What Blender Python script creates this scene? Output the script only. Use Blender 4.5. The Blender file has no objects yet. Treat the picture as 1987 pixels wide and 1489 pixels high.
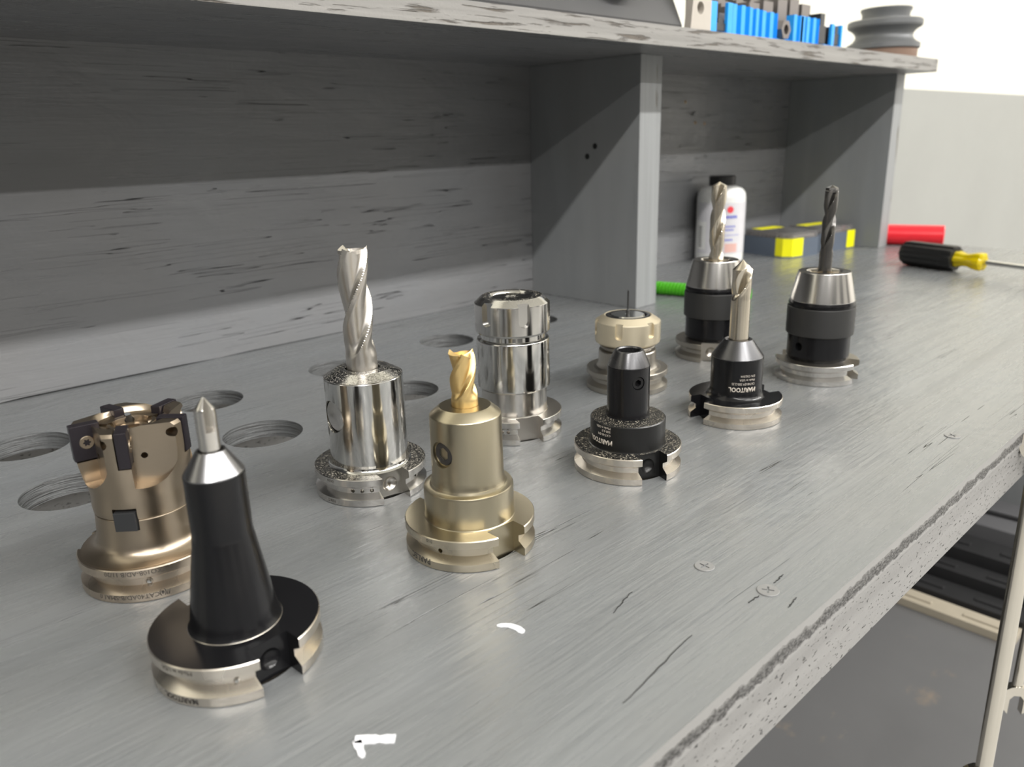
import bpy, bmesh, math, random
from mathutils import Vector, Matrix
random.seed(4)
C = bpy.context.scene.collection
scn = bpy.context.scene
PI = math.pi
MM = .001

# ---------------------------------------------------------------- camera
def make_camera():
    yaw, pit, roll = [math.radians(a) for a in (46.56923508, -17.2546302, -1.5676912)]
    f = Vector((math.cos(pit)*math.cos(yaw), math.cos(pit)*math.sin(yaw), math.sin(pit)))
    r = Vector((math.sin(yaw), -math.cos(yaw), 0)); u = r.cross(f)
    r2 = r*math.cos(roll) + u*math.sin(roll); u2 = -r*math.sin(roll) + u*math.cos(roll)
    cd = bpy.data.cameras.new('camera'); co = bpy.data.objects.new('camera', cd); C.objects.link(co)
    m = Matrix((r2, u2, -f)).transposed().to_4x4(); m.translation = (-.00681884, -.48845989, .19058988)
    co.matrix_world = m
    cd.sensor_width = 36; cd.lens = 1533.9*36/1987; cd.clip_start = .01; cd.clip_end = 50
    cd.dof.use_dof = True; cd.dof.focus_distance = .43; cd.dof.aperture_fstop = 11.0
    scn.camera = co
make_camera()
scn.view_settings.view_transform = 'Standard'; scn.view_settings.look = 'None'
scn.view_settings.gamma = 1; scn.view_settings.use_curve_mapping = False
scn.view_settings.exposure = 0.0
W = bpy.data.worlds.new('world'); scn.world = W; W.use_nodes = True
W.node_tree.nodes['Background'].inputs[0].default_value = (1, .97, .93, 1)
W.node_tree.nodes['Background'].inputs[1].default_value = .05
CEIL = 2.2; FLOOR = -.9
LAMP_W = 49
for ry in (-1.87, -3.82):
    for k in range(6):
        ld = bpy.data.lights.new('strip_light', 'AREA'); ld.shape = 'RECTANGLE'; ld.size = 1.2; ld.size_y = .09
        ld.energy = LAMP_W*(1.0 if ry > -3 else .85); ld.color = (1, .98, .945)
        lo = bpy.data.objects.new('strip_light', ld); C.objects.link(lo); lo.location = (-2.2+1.5*k, ry, CEIL-.03)

# ---------------------------------------------------------------- materials
def nmat(name):
    m = bpy.data.materials.new(name); m.use_nodes = True
    nt = m.node_tree; b = nt.nodes['Principled BSDF']
    return m, nt, b
def N(nt, t, **kw):
    n = nt.nodes.new(t)
    for k, v in kw.items():
        if k in n.inputs.keys() if isinstance(k, str) else False: n.inputs[k].default_value = v
        else: setattr(n, k, v)
    return n
def noise(nt, vec, scale, detail=4, rough=.6, dist=0):
    n = nt.nodes.new('ShaderNodeTexNoise'); n.inputs['Scale'].default_value = scale
    n.inputs['Detail'].default_value = detail; n.inputs['Roughness'].default_value = rough; n.inputs['Distortion'].default_value = dist
    nt.links.new(vec, n.inputs['Vector']); return n.outputs['Fac']
def mapping(nt, sc, loc=(0, 0, 0)):
    tc = nt.nodes.new('ShaderNodeTexCoord'); mp = nt.nodes.new('ShaderNodeMapping')
    mp.inputs['Scale'].default_value = sc; mp.inputs['Location'].default_value = loc
    nt.links.new(tc.outputs['Object'], mp.inputs['Vector']); return mp.outputs['Vector']
def ramp(nt, fac, a, b, ca=0., cb=1.):
    r = nt.nodes.new('ShaderNodeMapRange'); r.inputs['From Min'].default_value = a; r.inputs['From Max'].default_value = b
    r.inputs['To Min'].default_value = ca; r.inputs['To Max'].default_value = cb
    nt.links.new(fac, r.inputs['Value']); return r.outputs['Result']
def mul(nt, a, b, op='MULTIPLY'):
    m = nt.nodes.new('ShaderNodeMath'); m.operation = op; m.use_clamp = False
    for i, q in enumerate((a, b)):
        if isinstance(q, (int, float)): m.inputs[i].default_value = q
        else: nt.links.new(q, m.inputs[i])
    return m.outputs[0]
def mix(nt, fac, a, b):
    m = nt.nodes.new('ShaderNodeMix'); m.data_type = 'RGBA'
    if isinstance(fac, (int, float)): m.inputs[0].default_value = fac
    else: nt.links.new(fac, m.inputs[0])
    for i, q in ((6, a), (7, b)):
        if isinstance(q, tuple): m.inputs[i].default_value = (*q[:3], 1)
        else: nt.links.new(q, m.inputs[i])
    return m.outputs[2]
def bump(nt, b, h, dist, strength=1.):
    n = nt.nodes.new('ShaderNodeBump'); n.inputs['Distance'].default_value = dist; n.inputs['Strength'].default_value = strength
    nt.links.new(h, n.inputs['Height']); nt.links.new(n.outputs[0], b.inputs['Normal'])

def plain(name, col, rough=.5, metal=0., spec=.5, var=.06, scale=60, **kw):
    m, nt, b = nmat(name)
    f = noise(nt, mapping(nt, (1, 1, 1)), scale)
    d = tuple(max(0, c*(1-var*2)) for c in col); l = tuple(min(1, c*(1+var)) for c in col)
    nt.links.new(mix(nt, f, d, l), b.inputs['Base Color'])
    b.inputs['Roughness'].default_value = rough; b.inputs['Metallic'].default_value = metal
    b.inputs['Specular IOR Level'].default_value = spec
    for k, v in kw.items(): b.inputs[k].default_value = v
    return m

def metal(name, col, rough=.28, turned=.25, dust=0., smear=0., metallic=1., spec=.5):
    """machined metal: fine turning lines round the axis; dust lies on up-facing faces"""
    m, nt, b = nmat(name)
    v = mapping(nt, (4, 4, 1800)); f = noise(nt, v, 1, 2)
    g = noise(nt, mapping(nt, (1, 1, 1)), 38, 1.5)
    base = mix(nt, g, col, tuple(c*(1-.04-smear) for c in col))
    rr = ramp(nt, g, .0, 1., rough*.8, rough*1.25+smear*.2)
    if dust:
        geo = nt.nodes.new('ShaderNodeNewGeometry'); sx = nt.nodes.new('ShaderNodeSeparateXYZ')
        nt.links.new(geo.outputs['Normal'], sx.inputs[0]); up = ramp(nt, sx.outputs[2], .75, .95)
        s1 = ramp(nt, noise(nt, mapping(nt, (1, 1, 1)), 1100, 2), .56, .60)
        s2 = ramp(nt, noise(nt, mapping(nt, (1, 1, 1)), 60, 3), .3, .5)
        k = mul(nt, mul(nt, s1, s2), mul(nt, up, dust))
        base = mix(nt, k, base, (.34, .31, .25))
        s3 = ramp(nt, noise(nt, mapping(nt, (1, 1, 1), (3, 1, 2)), 1100, 2), .5, .6)
        k2 = mul(nt, mul(nt, s3, s2), mul(nt, up, dust*.9))
        base = mix(nt, k2, base, (.012, .012, .012))
        mt = ramp(nt, mul(nt, k, 1.0), 0, 1, metallic, 0.); nt.links.new(mt, b.inputs['Metallic'])
        rr = mul(nt, rr, mul(nt, mul(nt, up, dust*.25), 1, 'ADD'))
    else: b.inputs['Metallic'].default_value = metallic
    b.inputs['Specular IOR Level'].default_value = spec
    nt.links.new(base, b.inputs['Base Color']); nt.links.new(rr, b.inputs['Roughness'])
    if turned: bump(nt, b, f, .00002, turned)
    return m

def paint(name, col, axis='X', crack=1., relief=.0004, rough=.38, stain=.1, cm=.60, spec=.5):
    """brushed gray paint over plywood, grain along one axis, open cracks in places"""
    m, nt, b = nmat(name)
    def st(a, c, loc=(0, 0, 0)):
        return mapping(nt, {'X': (a, c, c), 'Z': (c, c, a), 'Y': (c, a, c)}[axis], loc)
    g1 = noise(nt, st(6, 90), 1, 6, .65, .3)
    g2 = noise(nt, st(25, 420, (2, 3, 1)), 1, 4, .6)
    g3 = noise(nt, st(2.5, 22, (5, 1, 7)), 1, 4, .6, .6)
    big = noise(nt, mapping(nt, (5, 5, 5)), 1, 3)
    ck = noise(nt, st(4, 240, (1, 8, 3)), 1, 1.5, .5, .08)
    line = ramp(nt, mul(nt, mul(nt, ck, .5, 'SUBTRACT'), 1, 'MULTIPLY'), .0, .0)
    ab = nt.nodes.new('ShaderNodeMath'); ab.operation = 'ABSOLUTE'
    nt.links.new(mul(nt, ck, .5, 'SUBTRACT'), ab.inputs[0])
    thin = ramp(nt, ab.outputs[0], .0, .0060, 1., 0.)
    mask = ramp(nt, noise(nt, st(7, 70, (9, 2, 4)), 1, 3), cm, cm+.05)
    k = mul(nt, mul(nt, thin, mask), crack)
    d = tuple(c*(1-stain) for c in col); l = tuple(c*(1+stain) for c in col)
    base = mix(nt, ramp(nt, g3, .3, .7), d, l)
    base = mix(nt, ramp(nt, big, .35, .7, 0, .5), base, tuple(c*q for c, q in zip(col, (1.06, 1.0, .93))))
    base = mix(nt, k, base, (.012, .012, .012))
    nt.links.new(base, b.inputs['Base Color'])
    nt.links.new(ramp(nt, g1, .3, .75, rough*.8, rough*1.35), b.inputs['Roughness'])
    b.inputs['Specular IOR Level'].default_value = spec
    sw = noise(nt, mapping(nt, (14, 22, 22), (4, 4, 4)), 1, 3, .5, .8)
    h = mul(nt, mul(nt, mul(nt, g1, .45), mul(nt, g2, .35), 'ADD'), mul(nt, mul(nt, g3, .5), mul(nt, sw, 2.2), 'ADD'), 'ADD')
    h = mul(nt, h, mul(nt, k, 2.5), 'SUBTRACT')
    bump(nt, b, h, relief, 1.)
    return m

GRAY = (.160, .169, .176)
M = {}
M['bench'] = paint('bench_paint', GRAY, 'X', .9, .0007, .26, spec=.78)
M['panel'] = paint('panel_paint', (.188, .193, .202), 'X', 1.2, .0007, .30, cm=.52)
M['divider'] = paint('divider_paint', (.222, .234, .243), 'Z', .15, .00015, .42)
def edge_paint(name, col, pit_col, axis='X', lo=.60, hi=.68, sx=14, sz=260, relief=.001):
    m, nt, b = nmat(name)
    mp = lambda a, c, loc=(0, 0, 0): mapping(nt, (a, c, c) if axis == 'X' else (c, c, a), loc)
    f = noise(nt, mp(sx, sz), 1, 4, .6, .15); g = noise(nt, mapping(nt, (1, 1, 1)), 500, 3)
    lay = noise(nt, mp(3, 120, (3, 2, 1)), 1, 2)
    k = ramp(nt, f, lo, hi); base = mix(nt, ramp(nt, lay, .35, .65), tuple(c*.82 for c in col), col)
    base = mix(nt, k, base, pit_col); nt.links.new(base, b.inputs['Base Color'])
    b.inputs['Roughness'].default_value = .5
    h = mul(nt, mul(nt, g, .15), mul(nt, mul(nt, k, -1.), mul(nt, lay, .5), 'ADD'), 'ADD'); bump(nt, b, h, relief, 1.)
    return m
M['edge'] = edge_paint('plywood_edge_paint', (.27, .262, .25), (.10, .085, .07), lo=.55, hi=.63)
M['apron'] = edge_paint('apron_paint', (.24, .237, .233), (.012, .012, .012), 'X', .615, .65, 210, 620, .0008)
def worn_edge():
    """painted lip of the table top with a rough worn strip along its middle ply"""
    m, nt, b = nmat('worn_plywood_edge')
    tc = nt.nodes.new('ShaderNodeTexCoord'); sx = nt.nodes.new('ShaderNodeSeparateXYZ'); nt.links.new(tc.outputs['Object'], sx.inputs[0])
    wob = mul(nt, mul(nt, noise(nt, mapping(nt, (90, 90, 90)), 1, 5), .5, 'SUBTRACT'), .010)
    z = mul(nt, sx.outputs[2], wob, 'ADD')
    band = mul(nt, ramp(nt, z, -.0115, -.0100), ramp(nt, z, -.0042, -.0062))
    sp = ramp(nt, noise(nt, mapping(nt, (420, 420, 900)), 1, 3, .7), .42, .58)
    k = mul(nt, band, ramp(nt, sp, 0, 1, .45, 1.))
    nt.links.new(mix(nt, k, (.24, .237, .233), (.012, .011, .011)), b.inputs['Base Color']); b.inputs['Roughness'].default_value = .45
    bump(nt, b, mul(nt, k, -1.), .0009, 1.); return m
M['raw_edge'] = worn_edge()
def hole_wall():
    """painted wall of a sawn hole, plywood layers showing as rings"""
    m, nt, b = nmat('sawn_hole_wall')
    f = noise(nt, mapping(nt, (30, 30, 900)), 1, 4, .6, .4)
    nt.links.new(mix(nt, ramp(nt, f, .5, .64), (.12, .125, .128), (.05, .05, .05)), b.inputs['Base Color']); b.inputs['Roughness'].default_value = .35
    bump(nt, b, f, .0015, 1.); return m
M['hole_wall'] = hole_wall()
M['raw_ply'] = plain('raw_plywood', (.42, .38, .28), .6, var=.1, scale=20)
M['white_wall'] = plain('white_wall_paint', (.82, .80, .70), .7, var=.02, scale=3)
M['gray_wall'] = plain('gray_wall_paint', (.315, .32, .305), .5, var=.06, scale=3)
M['room_wall'] = plain('room_wall_paint', (.82, .80, .76), .7, var=.03, scale=2)
M['front_wall'] = plain('front_wall_paint', (.34, .335, .32), .7, var=.03, scale=2)
M['dark_wall'] = plain('dark_shop_wall', (.10, .10, .105), .6, var=.1, scale=2)
M['slab_dark'] = plain('dark_slab_paint', (.035, .035, .038), .5, var=.1, scale=2)  # for the added slabs that only show as dark bands in metal
M['floor'] = plain('floor_paint', (.38, .375, .36), .4, var=.1, scale=5)
M['ceiling'] = plain('ceiling_paint', (.86, .85, .82), .8, var=.02, scale=2)
M['steel'] = metal('ground_steel', (.64, .622, .595), .2, .25)
M['chrome'] = metal('bright_chromed_steel', (.68, .675, .655), .11, .14)
M['chrome_dirty'] = metal('chromed_steel_with_chips', (.60, .59, .57), .16, .12, dust=.9)
M['steel_dirty'] = metal('dusty_steel', (.52, .50, .465), .22, .22, dust=.8, smear=.1)
M['rim'] = metal('ground_rim_steel', (.70, .65, .58), .26, .3)
M['mill_steel'] = metal('ground_high_speed_steel', (.62, .59, .55), .33, .15)
M['satin'] = metal('satin_steel', (.55, .52, .48), .34, .35)
M['bronze'] = metal('bronze_coated_steel', (.42, .35, .27), .3, .2)
M['bronze_rim'] = metal('ground_bronze_rim', (.58, .50, .41), .27, .2)
M['champagne'] = metal('champagne_nickel', (.46, .41, .30), .3, .15)
M['champagne_rim'] = metal('champagne_rim', (.60, .54, .43), .28, .25)
M['beige'] = metal('beige_coated_steel', (.74, .66, .50), .38, .1, metallic=.75)
M['nickel'] = metal('dull_nickel', (.50, .47, .42), .33, .3)
M['black'] = metal('black_oxide_steel', (.007, .007, .008), .2, .15, metallic=0., spec=.32)
M['black_dusty'] = metal('dusty_black_oxide_steel', (.010, .010, .010), .3, .2, dust=1., metallic=0., spec=.35)
M['black_cone'] = metal('worn_black_chamfer', (.11, .11, .115), .27, .3, metallic=.9)
M['gray_cone'] = metal('gray_steel_chamfer', (.30, .30, .31), .27, .3, metallic=1.)
M['sleeve'] = metal('gray_black_sleeve', (.055, .055, .055), .42, .1, metallic=.6)
M['dark_bore'] = plain('dark_bore', (.01, .01, .01), .5)
M['tin'] = metal('gold_tin_coating', (.78, .57, .26), .38, .1)
M['drill_steel'] = metal('warm_drill_steel', (.66, .60, .50), .24, .1)
M['black_drill'] = metal('black_oxide_drill', (.13, .125, .12), .25, .1, metallic=.9)
M['carbide'] = metal('dark_carbide', (.016, .013, .017), .3, .0, metallic=.2)
M['key'] = metal('black_drive_key', (.05, .052, .055), .4, .0, metallic=.5)
M['ink'] = plain('engraved_ink', (.045, .04, .035), .6)
M['etch'] = plain('laser_etched_marking', (.55, .50, .44), .6)
M['screw_gray'] = plain('paint_covered_screw', (.20, .20, .20), .35)
M['white_paint'] = plain('white_paint_mark', (.85, .86, .9), .5)
M['blue'] = plain('blue_plastic', (.02, .36, .98), .35)
M['kit_steel'] = metal('gray_step_block_steel', (.22, .20, .19), .45, .2, metallic=.7)
M['kit_black'] = plain('black_oxide_part', (.025, .025, .027), .4)
M['alu'] = plain('pale_block', (.47, .43, .38), .45)
M['cast'] = plain('gray_cast_iron', (.16, .165, .17), .5, metal=.4, scale=200)
M['rust'] = plain('rusty_iron_band', (.23, .15, .11), .6, metal=.2, scale=120)
M['red'] = plain('red_plastic', (.85, .02, .035), .3)
M['green'] = plain('green_plastic', (.06, .36, .01), .35)
M['handle_black'] = plain('black_rubber_grip', (.012, .012, .012), .35)
M['yellow_clear'] = plain('clear_yellow_plastic', (.80, .62, .0), .12, **{'Transmission Weight': .35})
M['yellow'] = plain('yellow_label', (.90, .86, .0), .45)
M['bluegray'] = plain('bluegray_plastic', (.10, .125, .165), .4)
M['clear'] = plain('clear_lid_plastic', (.75, .72, .72), .12, **{'Transmission Weight': .85})
M['bottle'] = plain('white_bottle_plastic', (.80, .80, .78), .3)
M['label_paper'] = plain('bottle_label', (.66, .65, .68), .4)
M['red_ink'] = plain('red_print', (.8, .06, .08), .5)
M['blue_ink'] = plain('blue_print', (.06, .08, .55), .5)
M['orange_ink'] = plain('orange_print', (.8, .35, .25), .5)
M['cream_bar'] = plain('cream_painted_steel', (.36, .32, .25), .4)
M['black_bar'] = plain('black_painted_steel', (.022, .022, .023), .35)
M['wrench'] = metal('chromed_wrench_steel', (.66, .63, .57), .09, .0)
M['brown'] = plain('bare_wood', (.40, .28, .16), .6)
def stained_shelf():
    m, nt, b = nmat('lower_shelf_paint')
    g = ramp(nt, noise(nt, mapping(nt, (9, 14, 9), (2, 5, 0)), 1, 5, .65), .60, .72)
    f = noise(nt, mapping(nt, (3, 3, 3)), 1, 4)
    nt.links.new(mix(nt, mul(nt, g, .55), mix(nt, f, (.085, .085, .087), (.14, .14, .14)), (.26, .20, .14)), b.inputs['Base Color'])
    b.inputs['Roughness'].default_value = .4; return m
M['lower'] = stained_shelf()

# ---------------------------------------------------------------- builders
def tag(o, label=None, cat=None, group=None, kind=None):
    if label: o['label'] = label
    if cat: o['category'] = cat
    if group: o['group'] = group
    if kind: o['kind'] = kind
    return o
def thing(name, label, cat, loc=(0, 0, 0), rotz=0, group=None):
    o = bpy.data.objects.new(name, None); C.objects.link(o); o.empty_display_size = .02
    o.location = loc; o.rotation_euler = (0, 0, rotz); return tag(o, label, cat, group)
def finish(me, smooth=True, ang=32):
    me.update()
    if smooth:
        me.polygons.foreach_set('use_smooth', [True]*len(me.polygons)); me.set_sharp_from_angle(angle=math.radians(ang))
def obj(name, bm, mat, parent=None, smooth=True, mats=None, ang=32, wn=True):
    bmesh.ops.recalc_face_normals(bm, faces=bm.faces)
    me = bpy.data.meshes.new(name); bm.to_mesh(me); bm.free()
    for q in (mats or [mat]): me.materials.append(M[q] if isinstance(q, str) else q)
    finish(me, smooth, ang)
    o = bpy.data.objects.new(name, me); C.objects.link(o)
    if smooth and wn: wnorm(o)
    if parent: o.parent = parent
    return o
def wnorm(o):
    md = o.modifiers.new('weighted_normals', 'WEIGHTED_NORMAL'); md.keep_sharp = True; md.weight = 60
def lathe(bm, prof, seg=96, mat=Matrix(), close=True):
    rings = []
    for r, z in prof:
        if r < 1e-7: rings.append([bm.verts.new(mat @ Vector((0, 0, z)))])
        else: rings.append([bm.verts.new(mat @ Vector((r*math.cos(2*PI*i/seg), r*math.sin(2*PI*i/seg), z))) for i in range(seg)])
    for a, b in zip(rings, rings[1:]):
        if len(a) == 1 and len(b) == 1: continue
        for i in range(seg):
            j = (i+1) % seg
            if len(a) == 1: bm.faces.new((a[0], b[i], b[j]))
            elif len(b) == 1: bm.faces.new((a[i], a[j], b[0]))
            else: bm.faces.new((a[i], a[j], b[j], b[i]))
    return bm
def mm(p): return [(r*MM, z*MM) for r, z in p]
def L(prof, seg=96, mat=Matrix()): return lathe(bmesh.new(), mm(prof), seg, mat)
def box(bm, x0, x1, y0, y1, z0, z1, mat=Matrix(), bev=0.):
    vs = [bm.verts.new(mat @ Vector(p)) for p in ((x0,y0,z0),(x1,y0,z0),(x1,y1,z0),(x0,y1,z0),(x0,y0,z1),(x1,y0,z1),(x1,y1,z1),(x0,y1,z1))]
    fs = [bm.faces.new([vs[i] for i in q]) for q in ((3,2,1,0),(4,5,6,7),(0,1,5,4),(1,2,6,5),(2,3,7,6),(3,0,4,7))]
    if bev:
        es = list({e for f in fs for e in f.edges}); bmesh.ops.bevel(bm, geom=es, offset=bev, segments=2, affect='EDGES', profile=.5)
    return bm
def B(*a, **k): return box(bmesh.new(), *a, **k)
def prism(pts, z0, z1, mat=Matrix(), bm=None):
    bm = bm or bmesh.new()
    a = [bm.verts.new(mat @ Vector((x, y, z0))) for x, y in pts]; b = [bm.verts.new(mat @ Vector((x, y, z1))) for x, y in pts]
    n = len(pts); bm.faces.new(a[::-1]); bm.faces.new(b)
    for i in range(n): bm.faces.new((a[i], a[(i+1) % n], b[(i+1) % n], b[i]))
    return bm
def radial(ang, r, z):
    """matrix: local +Z points outwards at the given angle, origin on the axis at height z, shifted out by r (mm)"""
    a = math.radians(ang); e = Vector((math.cos(a), math.sin(a), 0)); t = Vector((-math.sin(a), math.cos(a), 0)); k = Vector((0, 0, 1))
    m = Matrix((t, k, e)).transposed().to_4x4(); m.translation = e*r*MM + k*z*MM; return m
def cut(o, cutters, solver='EXACT'):
    """subtract the cutter bmeshes (joined) from o, baking the result"""
    cb = bmesh.new()
    cobs = []
    for c in cutters:
        bmesh.ops.recalc_face_normals(c, faces=c.faces)
        me = bpy.data.meshes.new('cutter'); c.to_mesh(me); c.free()
        co = bpy.data.objects.new('cutter', me); C.objects.link(co); co.matrix_world = Matrix()
        cobs.append(co)
        for w in [q for q in o.modifiers if q.type == 'WEIGHTED_NORMAL']: o.modifiers.remove(w)
        md = o.modifiers.new('b', 'BOOLEAN'); md.operation = 'DIFFERENCE'; md.object = co; md.solver = solver
    cb.free()
    par = o.parent; o.parent = None; mw = o.matrix_basis.copy(); o.matrix_basis = Matrix()
    bpy.context.view_layer.update()
    dg = bpy.context.evaluated_depsgraph_get(); ev = o.evaluated_get(dg)
    me = bpy.data.meshes.new_from_object(ev, preserve_all_data_layers=True, depsgraph=dg)
    old = o.data; o.modifiers.clear(); me.name = old.name; o.data = me; bpy.data.meshes.remove(old)
    for co in cobs:
        d = co.data; bpy.data.objects.remove(co); bpy.data.meshes.remove(d)
    o.parent = par; o.matrix_basis = mw
    finish(o.data, True, 30); wnorm(o); return o
def cyl_cut(ang, z, rad, r0, r1, seg=24):
    return L([(0, r0), (rad, r0), (rad, r1), (0, r1)], seg, radial(ang, 0, z))

FL = [(0, 0), (31.3, 0), (31.75, .45), (31.75, 4.0), (27.6, 6.5), (27.6, 9.4), (31.75, 11.9), (31.75, 15.5), (31.35, 15.9), (0, 15.9)]
def flange(parent, notch, top='steel', rim='rim', dimple=False, dots=(), depth=22.7, label=None, both=True):
    bm = L(FL, 144); f = obj('flange', bm, top, parent, mats=[top, rim])
    cs = []
    for k, a in enumerate((notch, notch+180) if both else (notch,)):
        m = radial(a, 0, 0)
        cs.append(B(-.0081, .0081, -.002, .018, depth*MM, .04, mat=m))
        if dimple and k == 0: cs.append(L([(0, depth-3.), (3.2, depth-1.8), (4.4, depth-.4), (4.4, depth+3), (0, depth+3)], 28, radial(a, 0, 7.9)))
    for a in dots: cs.append(cyl_cut(a, 7.95, 1.15, 24.5, 33, 16))
    cut(f, cs)
    for p in f.data.polygons:
        c = p.center; r = math.hypot(c.x, c.y)
        if r > .0271 and (p.normal.x*c.x+p.normal.y*c.y)/r > .36: p.material_index = 1
        else: p.material_index = 0
    if label: f['label'] = label
    # the taper that hangs through the bench hole
    obj('taper', L([(0, -68), (12.5, -68), (22.2, -1), (22.2, 0), (0, 0)], 48), rim, parent)
    return f

def socket(bm, R, fn, depth, h, mat, seg=48, cham=.0):
    """round screw head in mm with a shaped socket fn(theta)->radius"""
    def ring(f, z): return [bm.verts.new(mat @ Vector((f(2*PI*i/seg)*math.cos(2*PI*i/seg)*MM, f(2*PI*i/seg)*math.sin(2*PI*i/seg)*MM, z*MM))) for i in range(seg)]
    rs = [ring(lambda t: R, -h), ring(lambda t: R, -cham), ring(lambda t: R-cham, 0), ring(fn, 0), ring(fn, -depth)]
    for a, b in zip(rs, rs[1:]):
        for i in range(seg): bm.faces.new((a[i], a[(i+1) % seg], b[(i+1) % seg], b[i]))
    bm.faces.new(rs[-1]); bm.faces.new(rs[0][::-1]); return bm
def hexf(r): return lambda t: r*math.cos(PI/6)/math.cos(((t+PI/6) % (PI/3))-PI/6)
def torx(r): return lambda t: r*(.82+.18*math.cos(6*t))
def cross(r, w): 
    def f(t):
        a = t % (PI/2); a = min(a, PI/2-a); c, s = math.cos(a), math.sin(a)
        return r if s*r < w/2 else min(r, (w/2)/max(s, 1e-4))
    return f
def set_screw(parent, ang, r, z, R, name='set_screw', mat='steel', hexr=None, depth=3, label=None):
    o = obj(name, socket(bmesh.new(), R, hexf(hexr or R*.55), depth, 4, radial(ang, r, z), cham=.3), mat, parent)
    if label: o['label'] = label
    return o

def helix(parent, name, mat, R, z0, z1, N, pitch, core=.55, land=.24, phase=0, run=None, tip='flat', tipang=59, shank=None, zs=None, seg=84, lean=None, endcut=.22, rows=130):
    """fluted tool in mm: shank from zs to z0, flutes from z0 to z1"""
    run = run or R*1.4; shank = shank or R; zs = z0 if zs is None else zs
    bm = bmesh.new(); rings = []; p = 2*PI/N
    def rad(t, z):
        ph = math.radians(phase) + 2*PI*z/pitch
        a = ((t-ph) % p)/p
        if a < land: rr = R*(1. if a < .09 else .985)
        else:
            s = (a-land)/(1-land); q = .80
            sh = (s/q)**1.1*(1.25-.25*(s/q)) if s < q else 1-((s-q)/(1-q))**2.2
            rr = R-(R-core*R)*sh
        k = min(1, max(0, (z-z0)/run)); k = k*k*(3-2*k)
        return R-(R-rr)*k, a
    zl = [zs, z0-.01] if zs < z0 else []
    zl += [z0+(z1-z0)*i/rows for i in range(rows+1)]
    tl = math.tan(math.radians(tipang))
    ztip = z1
    if tip == 'cone':
        zb = z1-R/tl; zl = [z for z in zl if z < zb] + [zb+(z1-zb)*i/14 for i in range(15)]
    for z in zl:
        row = []
        for i in range(seg):
            t = 2*PI*i/seg; r, a = rad(t, z) if z > z0 else ((shank if zs < z0 and z < z0 else R), 0)
            if tip == 'cone': r = min(r, max(.02, (z1-z)*tl))
            zz = z
            row.append(bm.verts.new((r*math.cos(t)*MM, r*math.sin(t)*MM, zz*MM)))
        rings.append(row)
    for a, b in zip(rings, rings[1:]):
        for i in range(seg): bm.faces.new((a[i], a[(i+1) % seg], b[(i+1) % seg], b[i]))
    bm.faces.new(rings[0][::-1])
    if tip == 'flat':
        # end teeth: each tooth is highest at its cutting edge, gashed behind and hollow in the middle
        prev = rings[-1]
        def prof(i):
            t = 2*PI*i/seg; a = rad(t, z1)[1]
            return (1-min(1, a/.42)) if a < .42 else (0 if a < .9 else (a-.9)/.1)
        for i in range(seg): prev[i].co.z += (prof(i)-.6)*R*endcut*2*MM
        for q in (.72, .42, .16):
            row = []
            for i in range(seg):
                x, y = prev[i].co.x, prev[i].co.y
                ax, ay = rings[-1][i].co.x, rings[-1][i].co.y
                row.append(bm.verts.new((ax*q, ay*q, (z1-.6*R*endcut*2*q - R*.1*(1-q) + prof(i)*R*endcut*2*q*.8 - R*.12*(1-q))*MM)))
            for i in range(seg): bm.faces.new((prev[i], prev[(i+1) % seg], row[(i+1) % seg], row[i]))
            prev = row
        bm.faces.new(prev)
    else: bm.faces.new(rings[-1])
    return obj(name, bm, mat, parent, ang=24, wn=False)

def text_on(parent, body, a0, z0, r, size, mat, name='marking', up=False, maxlen=None, bold=0., label=None, outline=None):
    """lettering wrapped on a cylinder (mm). a0: angle of the first letter; upside down unless up"""
    cu = bpy.data.curves.new('t', 'FONT'); cu.body = body; cu.size = size*MM; cu.offset = bold*MM; cu.resolution_u = 2
    t = bpy.data.objects.new('t', cu); C.objects.link(t); bpy.context.view_layer.update()
    dg = bpy.context.evaluated_depsgraph_get(); me = bpy.data.meshes.new_from_object(t.evaluated_get(dg), depsgraph=dg)
    bpy.data.objects.remove(t); bpy.data.curves.remove(cu)
    bm = bmesh.new(); bm.from_mesh(me); bpy.data.meshes.remove(me)
    w = max(v.co.x for v in bm.verts)
    for _ in range(2): bmesh.ops.subdivide_edges(bm, edges=[e for e in bm.edges if abs(e.verts[0].co.x-e.verts[1].co.x) > 1.2*MM], cuts=1)
    bmesh.ops.triangulate(bm, faces=bm.faces)
    sq = min(1, maxlen*MM/w) if maxlen else 1
    for v in bm.verts:
        s, y = v.co.x*sq/(r*MM), v.co.y
        a = math.radians(a0) + (s if up else -s); z = z0*MM + (y if up else -y)
        v.co = Vector(((r+.06)*MM*math.cos(a), (r+.06)*MM*math.sin(a), z))
    r_ = bmesh.ops.extrude_face_region(bm, geom=list(bm.faces))
    for v in [g for g in r_['geom'] if isinstance(g, bmesh.types.BMVert)]:
        h = math.hypot(v.co.x, v.co.y); v.co.x *= (h-.0001)/h; v.co.y *= (h-.0001)/h
    o = obj(name, bm, mat, parent, smooth=False)
    if label: o['label'] = label
    return o

def slot_cut(ang, R, z0, z1, w, d):
    """cutter for a spanner slot: round-bottomed, open at the top (mm)"""
    pts = [(w/2, z1), (-w/2, z1)] + [(-w/2*math.cos(PI*i/10), z0-w/2*math.sin(PI*i/10)+w/2) for i in range(11)]
    pts = [(x*MM, y*MM) for x, y in pts]
    a = radial(ang, 0, 0); return prism(pts, (R-d)*MM, (R+6)*MM, a)

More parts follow.
